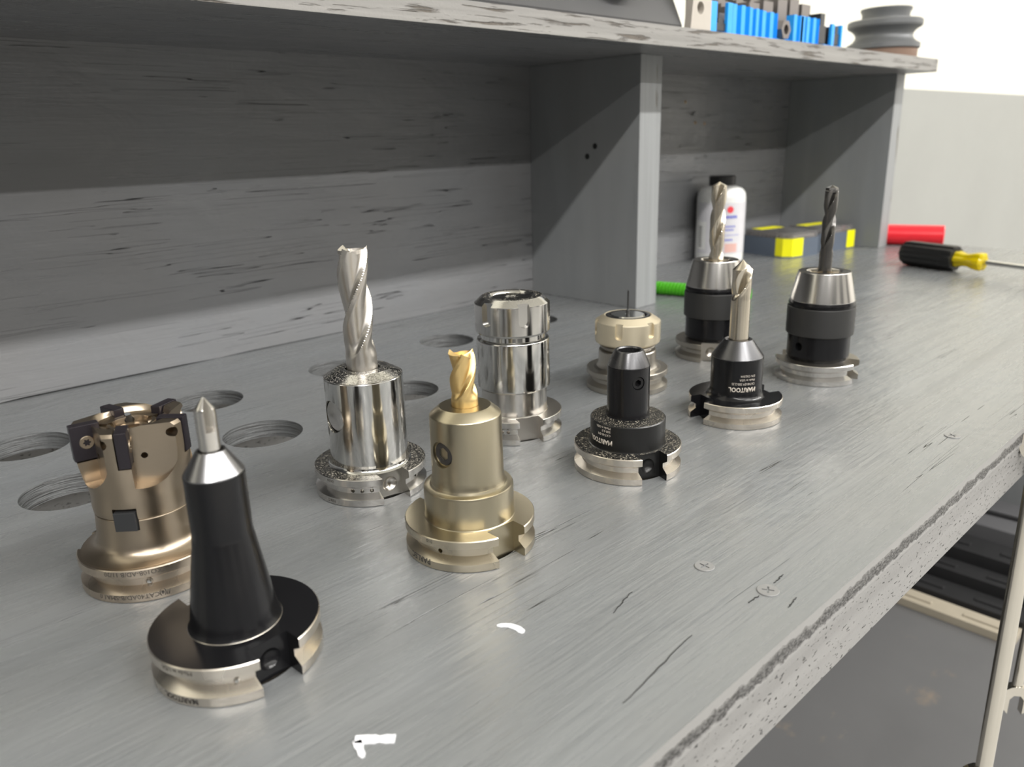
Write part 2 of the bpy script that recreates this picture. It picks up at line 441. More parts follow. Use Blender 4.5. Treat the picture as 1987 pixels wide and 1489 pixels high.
# ---------------------------------------------------------------- room
def struct(name, bm, m): return tag(obj(name, bm, m, smooth=False), kind='structure')
RX0, RX1, RY0, RY1 = -3.2, 6.2, -5.6, .262
struct('floor', B(RX0, RX1, RY0, RY1+.4, FLOOR-.05, FLOOR), 'floor')
struct('ceiling', B(RX0, RX1, RY0, RY1+.4, CEIL, CEIL+.05), 'ceiling')
struct('wall_back', B(RX0, RX1, RY1, RY1+.05, FLOOR, CEIL), 'white_wall')
struct('wall_front', B(RX0, RX1, RY0-.05, RY0, FLOOR, CEIL), 'front_wall')
struct('wall_left', B(RX0-.05, RX0, RY0, RY1+.05, FLOOR, CEIL), 'dark_wall')
struct('wall_right', B(RX1, RX1+.05, RY0, RY1+.05, FLOOR, CEIL), 'room_wall')
struct('reflection_slab_1', B(-2.6, -.6, RY0, RY0+.04, FLOOR, 1.7), 'slab_dark')  # unseen dark slabs, added to give the metals dark streaks to reflect
struct('reflection_slab_2', B(.6, 2.1, RY0, RY0+.04, FLOOR, 1.4), 'slab_dark')
struct('reflection_slab_3', B(4.3, 5.6, RY0, RY0+.04, FLOOR, 1.4), 'slab_dark')
struct('trim_1', B(RX0, RX1, .25, .262, FLOOR, .272), 'gray_wall')

# ---------------------------------------------------------------- workbench
Yf, Yb, Zs = -.367, .2235, .2713
XL, XE = -.55, 1.445
HOLD = {'A': (.0993, -.1271), 'B': (.0968, -.2197), 'C': (.2246, -.1231), 'D': (.2195, -.2167), 'E': (.3435, -.1204), 'F': (.4735, -.1142),
        'G': (.3466, -.2144), 'H': (.5951, -.1141), 'I': (.4674, -.2144), 'J': (.5929, -.2128)}
bench = thing('workbench', 'long gray painted plywood workbench top drilled with rows of large round holes', 'workbench')
PLY = .0125
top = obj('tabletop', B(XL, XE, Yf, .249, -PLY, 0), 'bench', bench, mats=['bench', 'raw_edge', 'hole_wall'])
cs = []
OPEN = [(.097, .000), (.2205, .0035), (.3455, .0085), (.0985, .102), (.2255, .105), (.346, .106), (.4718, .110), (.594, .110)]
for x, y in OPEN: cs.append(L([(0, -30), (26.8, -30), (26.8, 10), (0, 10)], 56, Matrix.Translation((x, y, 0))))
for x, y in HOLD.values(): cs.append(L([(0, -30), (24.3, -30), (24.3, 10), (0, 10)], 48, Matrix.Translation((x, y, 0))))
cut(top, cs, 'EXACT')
for p in top.data.polygons:
    p.use_smooth = False
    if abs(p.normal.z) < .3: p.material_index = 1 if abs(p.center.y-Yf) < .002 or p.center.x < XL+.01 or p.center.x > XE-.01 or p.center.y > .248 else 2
obj('rear_board', B(XL, XE, .241, .249, -.32, -PLY), 'raw_ply', bench)
obj('apron', B(XL, XE, Yf+.001, Yf+.036, -.0435, -PLY, bev=.0012), 'apron', bench)
obj('rear_rail', B(XL, XE, .19, .24, -.09, -PLY), 'apron', bench)
obj('lower_shelf', B(XL, 1.42, -.372, .24, -.468, -.45), 'lower', bench)
obj('added_end_board', B(1.42, 1.443, -.34, .24, -.468, -PLY), 'divider', bench)  # added board, hides the bright wall beyond so this end stays dark
for x in (-.5, 1.365): obj('leg', B(x, x+.05, .17, .24, FLOOR, -PLY), 'divider', bench)
for x in (-.5, 1.365): obj('leg', B(x, x+.05, -.29, -.22, FLOOR, -.468), 'divider', bench)
for i, (x, y, R) in enumerate(((.2783, -.3452, 4.8), (.2768, -.3142, 4.6), (.524, -.3386, 4.8))):
    m = Matrix.Translation((x, y, .0005)) @ Matrix.Rotation(.5+i, 4, 'Z')
    obj('screw', socket(bmesh.new(), R, cross(2.7, .9), 2.4, 3., m, 64, .2), 'screw_gray', bench)
    q = .45
    obj('recess_shade', prism([(a*MM, b*MM) for a, b in ((2.6, -q), (2.6, q), (q, q), (q, 2.6), (-q, 2.6), (-q, q), (-2.6, q), (-2.6, -q), (-q, -q), (-q, -2.6), (q, -2.6), (q, -q))], -.0022, -.0007, m), 'dark_bore', bench.children[-1], smooth=False)  # dark cross laid in the painted recess, stands in for its shade
def blob(pts, z=.00035):
    return prism(pts, -.0002, z)
def brush(path, w, seed):
    rnd = random.Random(seed); l, r = [], []
    for i, (x, y) in enumerate(path):
        a = path[max(0, i-1)]; b = path[min(len(path)-1, i+1)]; d = Vector((b[0]-a[0], b[1]-a[1])).normalized(); n = Vector((-d.y, d.x))
        ww = w[i]*(.8+.4*rnd.random()); l.append((x+n.x*ww, y+n.y*ww)); r.append((x-n.x*ww, y-n.y*ww))
    return blob(l+r[::-1])
def crack(pts, w=.00013):
    n = len(pts); obj('crack', brush(pts, [w*math.sin(PI*(i+.4)/(n-.2))+.00003 for i in range(n)], n+7), 'dark_bore', bench, smooth=False)
def interp(a, b, n): return [(a[0]+(b[0]-a[0])*i/n, a[1]+(b[1]-a[1])*i/n) for i in range(n+1)]
tag(obj('paint_mark', brush([(.1790,-.2793),(.1803,-.2805),(.1815,-.2815),(.1826,-.2830),(.1832,-.2850),(.1836,-.2872),(.1832,-.2895),(.1827,-.2905)], [.0004,.0010,.0014,.0016,.0013,.0014,.0014,.0006], 2), 'white_paint', bench))
obj('paint_mark', brush(interp((.1020,-.2925), (.1117,-.3018), 10), [.0017]*11, 5), 'white_paint', bench)
obj('paint_mark', brush(interp((.1022,-.2935), (.0994,-.3012), 6), [.0016,.0017,.0015,.0013,.0011,.0012,.0006], 7), 'white_paint', bench)

def wobble(a, b, n, amp, seed):
    rnd = random.Random(seed); return [(x+(rnd.random()-.5)*amp, y+(rnd.random()-.5)*amp) for x, y in interp(a, b, n)]
for i, (a, b) in enumerate((((.178, -.3453), (.2285, -.3397)), ((.2858, -.3441), (.2952, -.3434)), ((.2640, -.3440), (.2725, -.3445)), ((.2724, -.3578), (.2818, -.3564)), ((.219, -.3076), (.2366, -.3034)))):
    crack(wobble(a, b, 12, .0007, i))

# hutch standing on the bench
hutch = thing('shelf_hutch', 'gray plywood hutch with top shelf and upright dividers standing on the bench', 'shelf')
SX = 1.381
def shelf_mesh():
    return B(XL, SX, 0, .249, Zs, Zs+.0185, bev=.0006)
sh = obj('shelf_board', shelf_mesh(), 'panel', hutch, mats=['panel', 'edge'])
for p in sh.data.polygons:
    if abs(p.normal.z) < .5: p.material_index = 1
bm = bmesh.new()
xs = [XL+(SX-XL)*i/60 for i in range(61)]
rnd = random.Random(1)
lo = []
for x in xs:
    g = max(0, min(1, (.52-x)/.5)); lo.append(.0002+.0016*g*(0 if rnd.random() < .05 else 1))
a = [[bm.verts.new((x, y, z)) for x, z in zip(xs, zz)] for y, zz in ((Yb, lo), (Yb, [Zs]*61), (.249, [Zs]*61), (.249, lo))]
for r in range(4):
    for i in range(60): bm.faces.new((a[r][i], a[r][i+1], a[(r+1) % 4][i+1], a[(r+1) % 4][i]))
bm.faces.new([a[r][0] for r in range(4)]); bm.faces.new([a[r][60] for r in range(4)][::-1])
obj('back_panel', bm, 'panel', hutch, smooth=False)
dv = []
for x0, x1, y0 in ((.709, .747, .058), (1.345, 1.377, .045)):
    d = obj('divider', B(x0, x1, y0, Yb, 0, Zs, bev=.0008), 'divider', hutch, mats=['divider', 'edge2' if 'edge2' in M else 'divider'])
    dv.append(d)
M['divider_edge'] = edge_paint('divider_edge_paint', (.27, .28, .285), (.13, .12, .10), 'Z', .64, .70, 14, 120, .0004)
for d in dv:
    d.data.materials[1] = M['divider_edge']
    for p in d.data.polygons:
        if p.normal.y < -.5: p.material_index = 1
for x, y, z in ((.7088, .1318, .1681), (.7088, .1203, .1793)):
    obj('nail_hole', L([(0, .12), (3.2, .1), (3.5, -.6), (0, -.6)], 16, Matrix.Translation((x, y, z)) @ Matrix.Rotation(-PI/2, 4, 'Y')), 'dark_bore', hutch)
for x, z in ((1.0343, .2346), (1.0619, .2055), (1.087, .2039)):
    obj('screw_tip', L([(0, 2.4), (1.4, 1.4), (2.6, 0), (2.6, -1), (0, -1)], 16, Matrix.Translation((x, Yb, z)) @ Matrix.Rotation(PI/2, 4, 'X')), 'brown', hutch)

# ---------------------------------------------------------------- tool holders
HG = 'tool holders standing in the bench holes'
def holder(key, label): return thing('tool_holder', label, 'tool holder', (*HOLD[key], 0), 0, None)

# A bronze face mill
h = holder('A', 'bronze coated face mill holder with dark square inserts, at far left')
flange(h, 141, 'bronze', 'bronze_rim', depth=23.5)
prof = [(0, 15), (30.0, 15), (30.0, 16.0), (27.5, 16.5), (25.0, 17.5), (23.2, 19.3), (22.3, 22), (22.0, 26), (21.4, 34.2), (21.1, 34.5), (0, 34.5)]
nk = obj('arbor_neck', L(prof), 'bronze', h)
cut(nk, [B(-.0052, .0052, .0300, .0350, .0178, .03, mat=radial(-131.4, 0, 0))])
prof = [(0, 34.8), (21.2, 34.8), (21.6, 35.2), (21.9, 38), (21.6, 43), (22.0, 47), (23.2, 52), (24.1, 58), (24.6, 64), (24.6, 74.5), (23.6, 76), (17, 76.2), (16.2, 75.6), (15.2, 73.6), (10.6, 72.6), (10, 73.4), (8.6, 73.4), (8.4, 72.6), (7.6, 66), (0, 66)]
cb = obj('cutter_body', L(prof, 120), 'bronze', h)
cs = [B(-.0052, .0052, .033, .0405, .0178, .03, mat=radial(-131.4, 0, 0))]
INS = [-114+72*k for k in range(5)]
def rake(ang):
    """x: radial outwards, y: tangential (counter-clockwise), z up"""
    a = math.radians(ang); m = Matrix(((math.cos(a), -math.sin(a), 0), (math.sin(a), math.cos(a), 0), (0, 0, 1))).to_4x4(); return m
for a in INS:
    m = rake(a)
    # gullet in front of the rake face with a rounded lower corner
    pts = [(0, 50), (0, 90), (19.5, 90), (19.5, 66)] + [(19.5-14*(1-math.cos(t*PI/2/8)), 66-16.5*math.sin(t*PI/2/8)) for t in range(1, 9)] + [(3, 49.5)]
    pts = [(y*MM, z*MM) for y, z in pts]
    mm2 = m @ Matrix(((0, 0, 1, 0), (1, 0, 0, 0), (0, 1, 0, 0), (0, 0, 0, 1)))
    cs.append(prism(pts, .0162, .034, mm2 @ Matrix.Identity(4)))
    cs.append(B(.0126, .030, -.0052, .0004, .0598, .09, mat=m))
for a in INS: cs.append(L([(0, 8), (1.4, 8), (1.4, 30), (0, 30)], 16, radial(a+17, 0, 62.5)))
for a in INS: cs.append(L([(0, 8), (2.2, 8), (2.2, 34), (0, 34)], 18, radial(a+48, 0, 71.5)))
cut(cb, cs)
for a in INS:
    m = rake(a)
    ins = obj('cutting_insert', B(.0130, .0250, -.0047, .0003, .0603, .0765, mat=m, bev=.0005), 'carbide', h)
    sm = m @ Matrix(((1, 0, 0, .0190), (0, 0, 1, .0009), (0, -1, 0, .0680), (0, 0, 0, 1)))
    sm = m @ Matrix.Translation((.0190, .0006, .0684)) @ Matrix.Rotation(-PI/2, 4, 'X')
    obj('insert_screw', socket(bmesh.new(), 3.1, torx(1.7), 1.2, 1.4, sm, 48, .4), 'bronze', ins)
obj('arbor_screw', socket(bmesh.new(), 7.2, hexf(4), 3, 5, Matrix.Translation((0, 0, .071)), 48, .5), 'bronze', h)
obj('drive_key', B(-.0047, .0047, .0302, .0390, .0185, .0226, mat=radial(-131.4, 0, 0), bev=.0003), 'key', h)
obj('index_ball', L([(0, -1), (1.3, -.5), (1.5, .2), (1, 1.1), (0, 1.5)], 16, radial(-114.8, 27.6, 7.9)), 'chrome', h)
text_on(h, 'EKO10B-AD/B 11/20', -101, 15.2, 31.75, 3.0, 'ink', maxlen=31)
text_on(h, 'CAT40AD/B-SMA1.0', -108, 3.9, 31.75, 3.1, 'ink', maxlen=29)
text_on(h, '//(e)', -100, 3.9, 31.75, 3.2, 'ink', maxlen=4.5, bold=.1)

# B black tapered holder with spot drill
h = holder('B', 'black tapered holder nearest the camera holding a thin pointed bit, dark flange with bright rim')
flange(h, -86, 'black', 'rim', dimple=True)
obj('nose', L([(0, 15.5), (17.6, 15.5), (17.4, 16.2), (16.6, 17.2), (16.3, 19), (11.2, 52), (10.95, 54), (10.9, 77), (10.5, 77.4), (0, 77.4)]), 'black', h)
nose = h.children[-1]
cut(nose, [cyl_cut(-90.5, 72.0, 3.7, 6, 14)])
set_screw(h, -90.5, 10.2, 72.0, 3.6, mat='satin', hexr=1.8)
obj('weld_ring', L([(16.4, 15.6), (17.7, 15.8), (17.4, 16.1), (17.0, 16.4), (16.4, 16.4)], 96), 'rim', h)
obj('chamfered_nose', L([(0, 77), (10.7, 77.1), (10.75, 77.6), (5.3, 86), (4.6, 86.1), (4.3, 85.4), (4.3, 80), (0, 80)]), 'gray_cone', h)
bit = L([(0, 79), (3.75, 79), (3.75, 101.2), (3.2, 102.2), (.25, 106), (0, 106)], 48)
bit = obj('spot_bit', bit, 'steel', h)
def wedge(sign, ang):
    a = math.radians(ang); R = Matrix.Rotation(a, 4, 'Z')
    return prism([(.0001, .0002), (.0055, .0002), (.0055, .0045), (.0022, .0036)], .0935, .110, R if sign > 0 else R @ Matrix.Rotation(PI, 4, 'Z'))
cut(bit, [wedge(1, -125), wedge(-1, -125)])
text_on(h, 'MARITOOL', -142, 3.4, 31.75, 3.0, 'ink', bold=.12, maxlen=17)
text_on(h, 'Made in USA', -143, 15.0, 31.75, 2.6, 'ink', maxlen=16)
obj('index_ball', L([(0, -1), (1.0, -.5), (1.2, .2), (.8, .9), (0, 1.2)], 16, radial(-116.6, 27.6, 7.5)), 'steel', h)

# C silver end mill holder
h = holder('C', 'silver end mill holder with the tall bright steel end mill')
flange(h, -97.6, 'steel_dirty', 'steel', dimple=True, dots=(-145.5, -134.5, -123.5, -60))
cb = obj('nose', L([(0, 15.5), (24.2, 15.6), (23.2, 16.1), (22.4, 17.0), (21.95, 18.5), (21.95, 66.4), (21.6, 67.0), (0, 67)], 128), 'chrome', h)
cut(cb, [cyl_cut(179, 47, 9.2, 18.5, 26, 40)])
obj('set_screw', L([(0, -1.5), (8.9, -1.5), (8.9, 0), (8.2, .4), (5.5, -.3), (0, -.8)], 40, radial(179, 19.6, 47)), 'steel', h)
obj('chamfered_nose', L([(0, 66.5), (21.7, 66.6), (21.75, 67.2), (15.6, 70.6), (14.8, 70.8), (9.6, 70.8), (9.3, 70.2), (9.3, 67), (0, 67)], 128), 'chrome_dirty', h)
em = helix(h, 'end_mill', 'mill_steel', 8.6, 77, 136.5, 3, 92, core=.62, land=.16, phase=150, zs=66, run=10)
em.rotation_euler = (0, math.radians(-.9), 0); em.location = (.0011, 0, 0)
text_on(h, '0010', -163, 14.9, 31.75, 2.4, 'ink', maxlen=20)
text_on(h, 'NIKS', -163, 3.2, 31.75, 2.6, 'ink', maxlen=14)

# D champagne end mill holder
h = holder('D', 'champagne gold end mill holder with the short gold coated end mill')
flange(h, -91.7, 'champagne', 'champagne_rim', dots=(-161.5,))
obj('collar', L([(0, 15.5), (22.6, 15.6), (22.0, 16.2), (21.8, 17.5), (21.8, 31.0), (21.3, 31.9), (19.3, 32.1), (18.6, 32.6), (18.2, 33.6), (0, 33.6)], 128), 'champagne', h)
cb = obj('nose', L([(0, 32), (18.8, 32), (18.1, 33.4), (17.6, 35), (17.3, 38), (17.15, 66.8), (16.7, 67.6), (13.2, 70.6), (12.2, 71.2), (6.6, 71.2), (6.4, 70.6), (6.4, 66), (0, 66)], 128), 'champagne', h)
cut(cb, [cyl_cut(-175.4, 51, 6.4, 14.6, 24, 40)])
set_screw(h, -175.4, 15.4, 51, 5.6, mat='black_cone', hexr=3.2, depth=3.5)
em = helix(h, 'end_mill', 'tin', 6.3, 74, 96.5, 3, 52, core=.60, land=.16, phase=40, zs=65, run=5, endcut=.28, rows=70)
em.rotation_euler = (0, math.radians(-1.6), 0); em.location = (.0020, 0, 0)
text_on(h, 'PARLEC', -167, 4.6, 31.75, 4.0, 'ink', bold=.12, maxlen=17)
text_on(h, '010', -164, 15, 31.75, 2.4, 'ink', maxlen=16)

# E silver collet chuck
h = holder('E', 'tall silver collet chuck with slotted nut and no tool, behind the gold holder')
flange(h, -113.3, 'satin', 'steel', dots=(-151.5, -143, -60))
obj('neck', L([(0, 15.5), (23, 15.6), (22.2, 16.3), (22.0, 17.5), (22.0, 33), (0, 33)], 128), 'steel', h)
obj('chuck_body', L([(0, 32), (22.9, 32), (24.1, 33.2), (24.2, 34), (24.2, 64.2), (23.6, 65.2), (22, 65.6), (21.4, 66), (21.2, 70), (0, 70)], 128), 'chrome', h)
nt_ = obj('collet_nut', L([(0, 69), (22.6, 69.1), (24.0, 69.8), (24.7, 71), (24.7, 88.6), (24.5, 89.2), (20.6, 92.6), (19.6, 93.2), (15.4, 93.2), (14.6, 92.4), (14.2, 91.6), (0, 91.6)], 128), 'chrome_dirty', h)
cut(nt_, [slot_cut(-115.8+60*k, 24.7, 76, 97, 7.4, 2.6) for k in range(6)])
def collet(parent, r, bore, z, mat, nslot=8):
    o = obj('collet', L([(0, z-3), (bore, z-3), (bore, z-.1), (bore+.4, z+.2), (r-1, z+.2), (r, z-.6), (r, z-6), (0, z-6)], 96), mat, parent)
    cut(o, [B(bore*.5*MM, (r-1.5)*MM, -.0004, .0004, (z-2.5)*MM, (z+2)*MM, mat=Matrix.Rotation(2*PI*k/nslot+.3, 4, 'Z')) for k in range(nslot)])
    return o
collet(h, 13.9, 4.2, 92.0, 'chrome')

# F beige collet chuck
h = holder('F', 'collet chuck with beige slotted nut holding a thin pin')
flange(h, -142, 'nickel', 'nickel')
obj('neck', L([(0, 15.5), (27, 15.6), (24, 17), (22.8, 19), (22.4, 22), (22.4, 29.5), (21.9, 30.2), (19.4, 30.8), (19, 31.4), (19, 38), (0, 38)], 96), 'nickel', h)
obj('neck_ring', L([(18, 32.4), (21.4, 32.6), (21.7, 33.2), (21.4, 34.0), (18, 34.2)], 96), 'nickel', h)
nt_ = obj('collet_nut', L([(0, 35.5), (23.6, 35.6), (25.0, 36.8), (25.4, 38.2), (25.4, 52.4), (25.1, 53.2), (19.4, 56.9), (18.2, 57.4), (17.4, 57.0), (17, 56), (0, 56)], 128), 'beige', h)
cut(nt_, [slot_cut(-157.2+60*k, 25.4, 42.5, 60, 5.8, 2.2) for k in range(6)])
obj('retaining_ring', L([(17.3, 55), (17.3, 57.2), (16.6, 57.5), (14.4, 57.2), (14.0, 56.2), (14, 55)], 96), 'black', h)
obj('collet', L([(0, 54), (14, 54), (13.8, 56.6), (12.4, 57.7), (2.5, 57.9), (1.5, 57.4), (0, 57.4)], 96), 'chrome', h)
pin = obj('pin', L([(0, 56), (1.5, 56), (1.4, 60.5), (.75, 61.5), (.7, 75.5), (.3, 76.6), (0, 76.6)], 24), 'sleeve', h)

# G small black end mill holder
h = holder('G', 'small black holder, empty, stepped collar dusted with chips')
flange(h, -111.5, 'black_dusty', 'rim', dimple=True)
obj('collar', L([(0, 15.5), (23.6, 15.6), (22.6, 16.2), (22.15, 17.4), (22.15, 31.2), (21.6, 31.8), (14.2, 31.9), (13.2, 32.5), (0, 32.5)], 128), 'black_dusty', h)
cb = obj('nose', L([(0, 31.5), (14, 31.8), (12.9, 32.6), (12.4, 34), (12.35, 62.6), (12.1, 63.1), (0, 63.1)], 96), 'black', h)
cut(cb, [cyl_cut(-113.5, 54.7, 3.9, 8, 16)])
set_screw(h, -113.5, 11.4, 54.7, 3.75, mat='black', hexr=2.1)
ch = obj('chamfered_nose', L([(0, 62.9), (12.1, 63), (12.15, 63.5), (8.6, 71.6), (8.0, 72.1), (7.0, 72.1), (6.4, 71.4), (6.3, 64), (0, 64)], 96), 'black_cone', h)
text_on(h, 'MARITOOL', -165, 22.5, 22.15, 4.0, 'etch', bold=.15, maxlen=18)
for k, (s, z) in enumerate((('CAT40-EM', 26.3), ('500-3.0', 28.6), ('Made in USA', 30.6))): text_on(h, s, -168, z, 22.15, 2.0, 'etch', maxlen=12)

# H and J keyless drill chucks
def chuck(h, hole=None):
    obj('neck', L([(0, 15), (22, 15), (22, 19.5), (0, 19.5)], 64), 'black', h)
    b = obj('chuck_body', L([(0, 18.3), (23.2, 18.4), (23.7, 19.0), (23.7, 37), (0, 37)], 112), 'black', h)
    if hole: cut(b, [cyl_cut(hole, 28, 3.3, 19, 28)])
    obj('grip_sleeve', L([(0, 36.6), (25.1, 36.7), (25.5, 37.2), (25.5, 57.6), (25.1, 58.5), (0, 58.5)], 160), 'sleeve', h)
    obj('groove_ring', L([(0, 58), (24.2, 58), (24.2, 60), (24.9, 60.4), (24.9, 61.2), (24.2, 63.4), (0, 63.4)], 96), 'black', h)
    obj('nose_cone', L([(0, 63), (24.3, 63.2), (24.5, 63.8), (19.6, 85.0), (19.2, 85.5), (13.2, 85.6), (12.4, 85), (11, 80), (0, 80)], 128), 'steel', h)
    for k in range(3):
        a = 2*PI*k/3+.5; j = prism([(.0025, -.003), (.0095, -.0052), (.0115, 0), (.0095, .0052), (.0025, .003)], .079, .0862, Matrix.Rotation(a, 4, 'Z'))
        obj('jaw', j, 'drill_steel', h, smooth=False)
h = holder('H', 'keyless drill chuck holding a bright twist drill, farthest back, beside the green stick')
flange(h, -149, 'nickel', 'nickel', dimple=True)
chuck(h)
helix(h, 'twist_drill', 'drill_steel', 6.4, 84.5, 151, 2, 72, core=.42, land=.50, phase=60, zs=78, run=3, tip='cone', tipang=62, rows=120)
h = holder('J', 'keyless drill chuck holding a black twist drill, at the far right')
flange(h, -82, 'nickel', 'steel')
chuck(h, 168)
helix(h, 'twist_drill', 'black_drill', 5.0, 99, 149, 2, 54, core=.42, land=.50, phase=20, zs=78, run=8, tip='cone', tipang=59, rows=110)
b = obj('drill_head', L([(0, 145), (4.0, 145), (4.7, 147.2), (4.4, 148.4), (0, 150.5)], 6), 'black_drill', h, smooth=False)

# I black holder with spot drill
h = holder('I', 'black holder with conical shoulder, white lettering and a steel spotting drill')
flange(h, 156.5, 'black', 'rim')
obj('nose', L([(0, 15.5), (20.6, 15.6), (18.8, 16.8), (17.8, 18.6), (17.5, 21), (17.5, 43), (17.2, 43.7), (0, 43.7)], 112), 'black', h)
obj('chamfered_nose', L([(0, 43.4), (17.3, 43.5), (17.35, 44.0), (9.6, 55.0), (9.0, 55.4), (7.4, 55.4), (7.0, 54.8), (7, 50), (0, 50)], 112), 'black_cone', h)
helix(h, 'spotting_drill', 'drill_steel', 6.5, 82, 109.5, 2, 60, core=.32, land=.48, phase=40, zs=50, run=5, tip='cone', tipang=45, rows=80)
text_on(h, 'MARITOOL', -103, 25.2, 17.5, 4.4, 'etch', bold=.16, maxlen=19)
for s, z, sz in (('CAT40-EM 500-2.35', 28.6, 2.3), ('Made in USA', 31.3, 2.1), ('S/N C62304', 34.0, 2.1)): text_on(h, s, -106, z, 17.5, sz, 'etch', maxlen=16)

# ---------------------------------------------------------------- things in the far cubby and on the bench
# white bottle
bt = thing('bottle', 'white plastic bottle with black cap against the back of the right cubby', 'bottle', (1.080, .183, 0))
obj('bottle_body', L([(0, 0), (34, 0), (36, 2), (36.3, 10), (36.3, 95), (35, 103), (30, 109), (20, 113), (17, 114), (17, 116), (0, 116)], 64), 'bottle', bt)
obj('cap', L([(0, 114), (19, 114), (19.6, 115), (19.6, 127), (18.5, 128), (0, 128)], 48), 'handle_black', bt)
def wrap(parent, name, a0, a1, z0, z1, r, mat):
    bm = bmesh.new(); n = max(2, int(abs(a1-a0)/4)); rows = []
    for rr in (r, r+.15):
        for z in (z0, z1): rows.append([bm.verts.new((rr*MM*math.cos(math.radians(a0+(a1-a0)*i/n)), rr*MM*math.sin(math.radians(a0+(a1-a0)*i/n)), z*MM)) for i in range(n+1)])
    for p, q in ((0, 1), (2, 3), (0, 2), (1, 3)):
        for i in range(n): bm.faces.new((rows[p][i], rows[p][i+1], rows[q][i+1], rows[q][i]))
    return obj(name, bm, mat, parent)
lb = wrap(bt, 'label', 150, 330, 14, 90, 36.35, 'label_paper')
CA = -148
wrap(lb, 'barcode_patch', CA-62, CA-34, 20, 62, 36.5, 'bottle')
for k in range(9): wrap(lb, 'bar', CA-58, CA-46, 24+k*3.6, 25.6+k*3.6, 36.6, 'ink')
obj('logo', L([(0, 0), (5, 0), (5, .4), (0, .4)], 24, radial(CA+22, 36.3, 80)), 'red_ink', lb)
for z, w, h_ in ((67, 34, 4.2), (54, 30, 2.2), (49, 26, 2.2), (34, 24, 2.4)):
    for q in range(5): wrap(lb, 'printed_word', CA+8+q*w/5, CA+8+(q+.72)*w/5, z, z+h_, 36.5, 'blue_ink')
wrap(lb, 'rule_line', CA+5, CA+48, 42, 42.6, 36.6, 'blue_ink')
for k in range(6): wrap(lb, 'printed_line', CA+12, CA+44, 17+k*2.2, 18.2+k*2.2, 36.6, 'orange_ink')

# two index boxes with clear lids and yellow corner labels
def index_box(loc, rot, label, lx, ly, cl, ends=False):
    t = thing('insert_box', label, 'box', loc, rot, None)
    # corner at origin, runs +x (right face) and +y (left face)
    def outline(o, c): return [(c+o, o), (lx-c, o), (lx-o, c), (lx-o, ly-c), (lx-c, ly-o), (c, ly-o), (o, ly-c), (o, c+o)]
    obj('base', prism(outline(0, .010), 0, .0285), 'bluegray', t, smooth=False)
    obj('lid', prism(outline(.002, .011), .0285, .0385), 'clear', t, smooth=False)
    if ends: obj('corner_label', B(lx-.026, lx-.006, -.0008, .0008, .002, .030, bev=.0003), 'yellow', t)
    else: obj('corner_label', prism([(cl, -.0006), (.0098, -.0006), (-.0006, .0098), (-.0006, .024), (.001, .024), (.001, .0110), (.0110, .001), (cl, .001)], .002, .0295), 'yellow', t, smooth=False)
    n = int((ly-.02)/.0085)
    for j in range(n): obj('insert', B(.012, lx-.012, .010+j*.0085, .0155+j*.0085, .0286, .0335, bev=.0006), 'nickel', t)
    obj('lid_label', B(.012, lx-.016, ly-.034, ly-.014, .0386, .0389), 'yellow', t)
    return t
index_box((1.152, .106, 0), math.radians(-13), 'gray-blue insert box with clear lid and large yellow corner, beside the bottle', .080, .100, .034)
index_box((1.243, .096, 0), math.radians(-11), 'second gray-blue insert box with clear lid, at the far end of the cubby', .092, .075, .03, True)

# red tube
def lying(name, prof, p0, p1, mat, parent=None, seg=32):
    a, b = Vector(p0), Vector(p1); d = (b-a).normalized()
    m = d.to_track_quat('Z', 'Y').to_matrix().to_4x4(); m.translation = a
    return obj(name, L(prof, seg, m), mat, parent)
ln = 100
o = lying('red_tube', [(0, 0), (15.5, 0), (16.8, 1.4), (16.8, ln-1.4), (15.5, ln), (12.6, ln), (12.4, ln-3), (0, ln-3)], (1.3925, .067, .0168), (1.4265, -.026, .0168), 'red')
tag(o, 'bright red plastic tube lying at the far end of the bench', 'tube')
# green stick
g = thing('green_stick', 'green ribbed plastic stick lying behind the right divider and drill chuck', 'stick')
prof = [(0, 0), (7.5, 0)]
for k in range(26): prof += [(8.2, 1+k*4.4), (8.2, 3.6+k*4.4), (7.5, 4.1+k*4.4), (7.5, 4.9+k*4.4)]
prof += [(7.5, 116), (0, 117)]
lying('ribbed_body', prof, (.794, .092, .0083), (.8255, -.024, .0083), 'green', g, 12)
# screwdriver
s = thing('screwdriver', 'screwdriver with fat black and yellow handle lying at the right end', 'screwdriver')
A0 = Vector((1.199, -.050, .0175)); D = (Vector((1.172, -.145, .0172))-A0).normalized()
m = D.to_track_quat('Z', 'Y').to_matrix().to_4x4(); m.translation = A0
def fluted(prof, n=12, depth=.07, seg=96, mat=m, fl=None):
    bm = bmesh.new(); rings = []
    for r, z in prof: rings.append([bm.verts.new(mat @ Vector((r*(1-depth*(.5-.5*math.cos(n*2*PI*i/seg))**2)*math.cos(2*PI*i/seg)*MM, r*(1-depth*(.5-.5*math.cos(n*2*PI*i/seg))**2)*math.sin(2*PI*i/seg)*MM, z*MM))) for i in range(seg)])
    for a, b in zip(rings, rings[1:]):
        for i in range(seg): bm.faces.new((a[i], a[(i+1) % seg], b[(i+1) % seg], b[i]))
    bm.faces.new(rings[0][::-1]); bm.faces.new(rings[-1]); return bm
obj('grip', fluted([(8, 0), (14, .8), (16.8, 4), (17.6, 10), (17.6, 76), (16.6, 80), (13.5, 81)], 10, .09), 'handle_black', s)
obj('handle_core', fluted([(11, 80), (11.5, 84), (9.0, 92), (9.0, 98), (11.5, 106), (12.5, 112), (12.3, 117), (9, 119)], 6, .12), 'yellow_clear', s)
obj('shaft', L([(0, 118), (3.2, 118), (3.2, 210), (3.0, 214), (.8, 222), (0, 222)], 20, m), 'chrome', s)

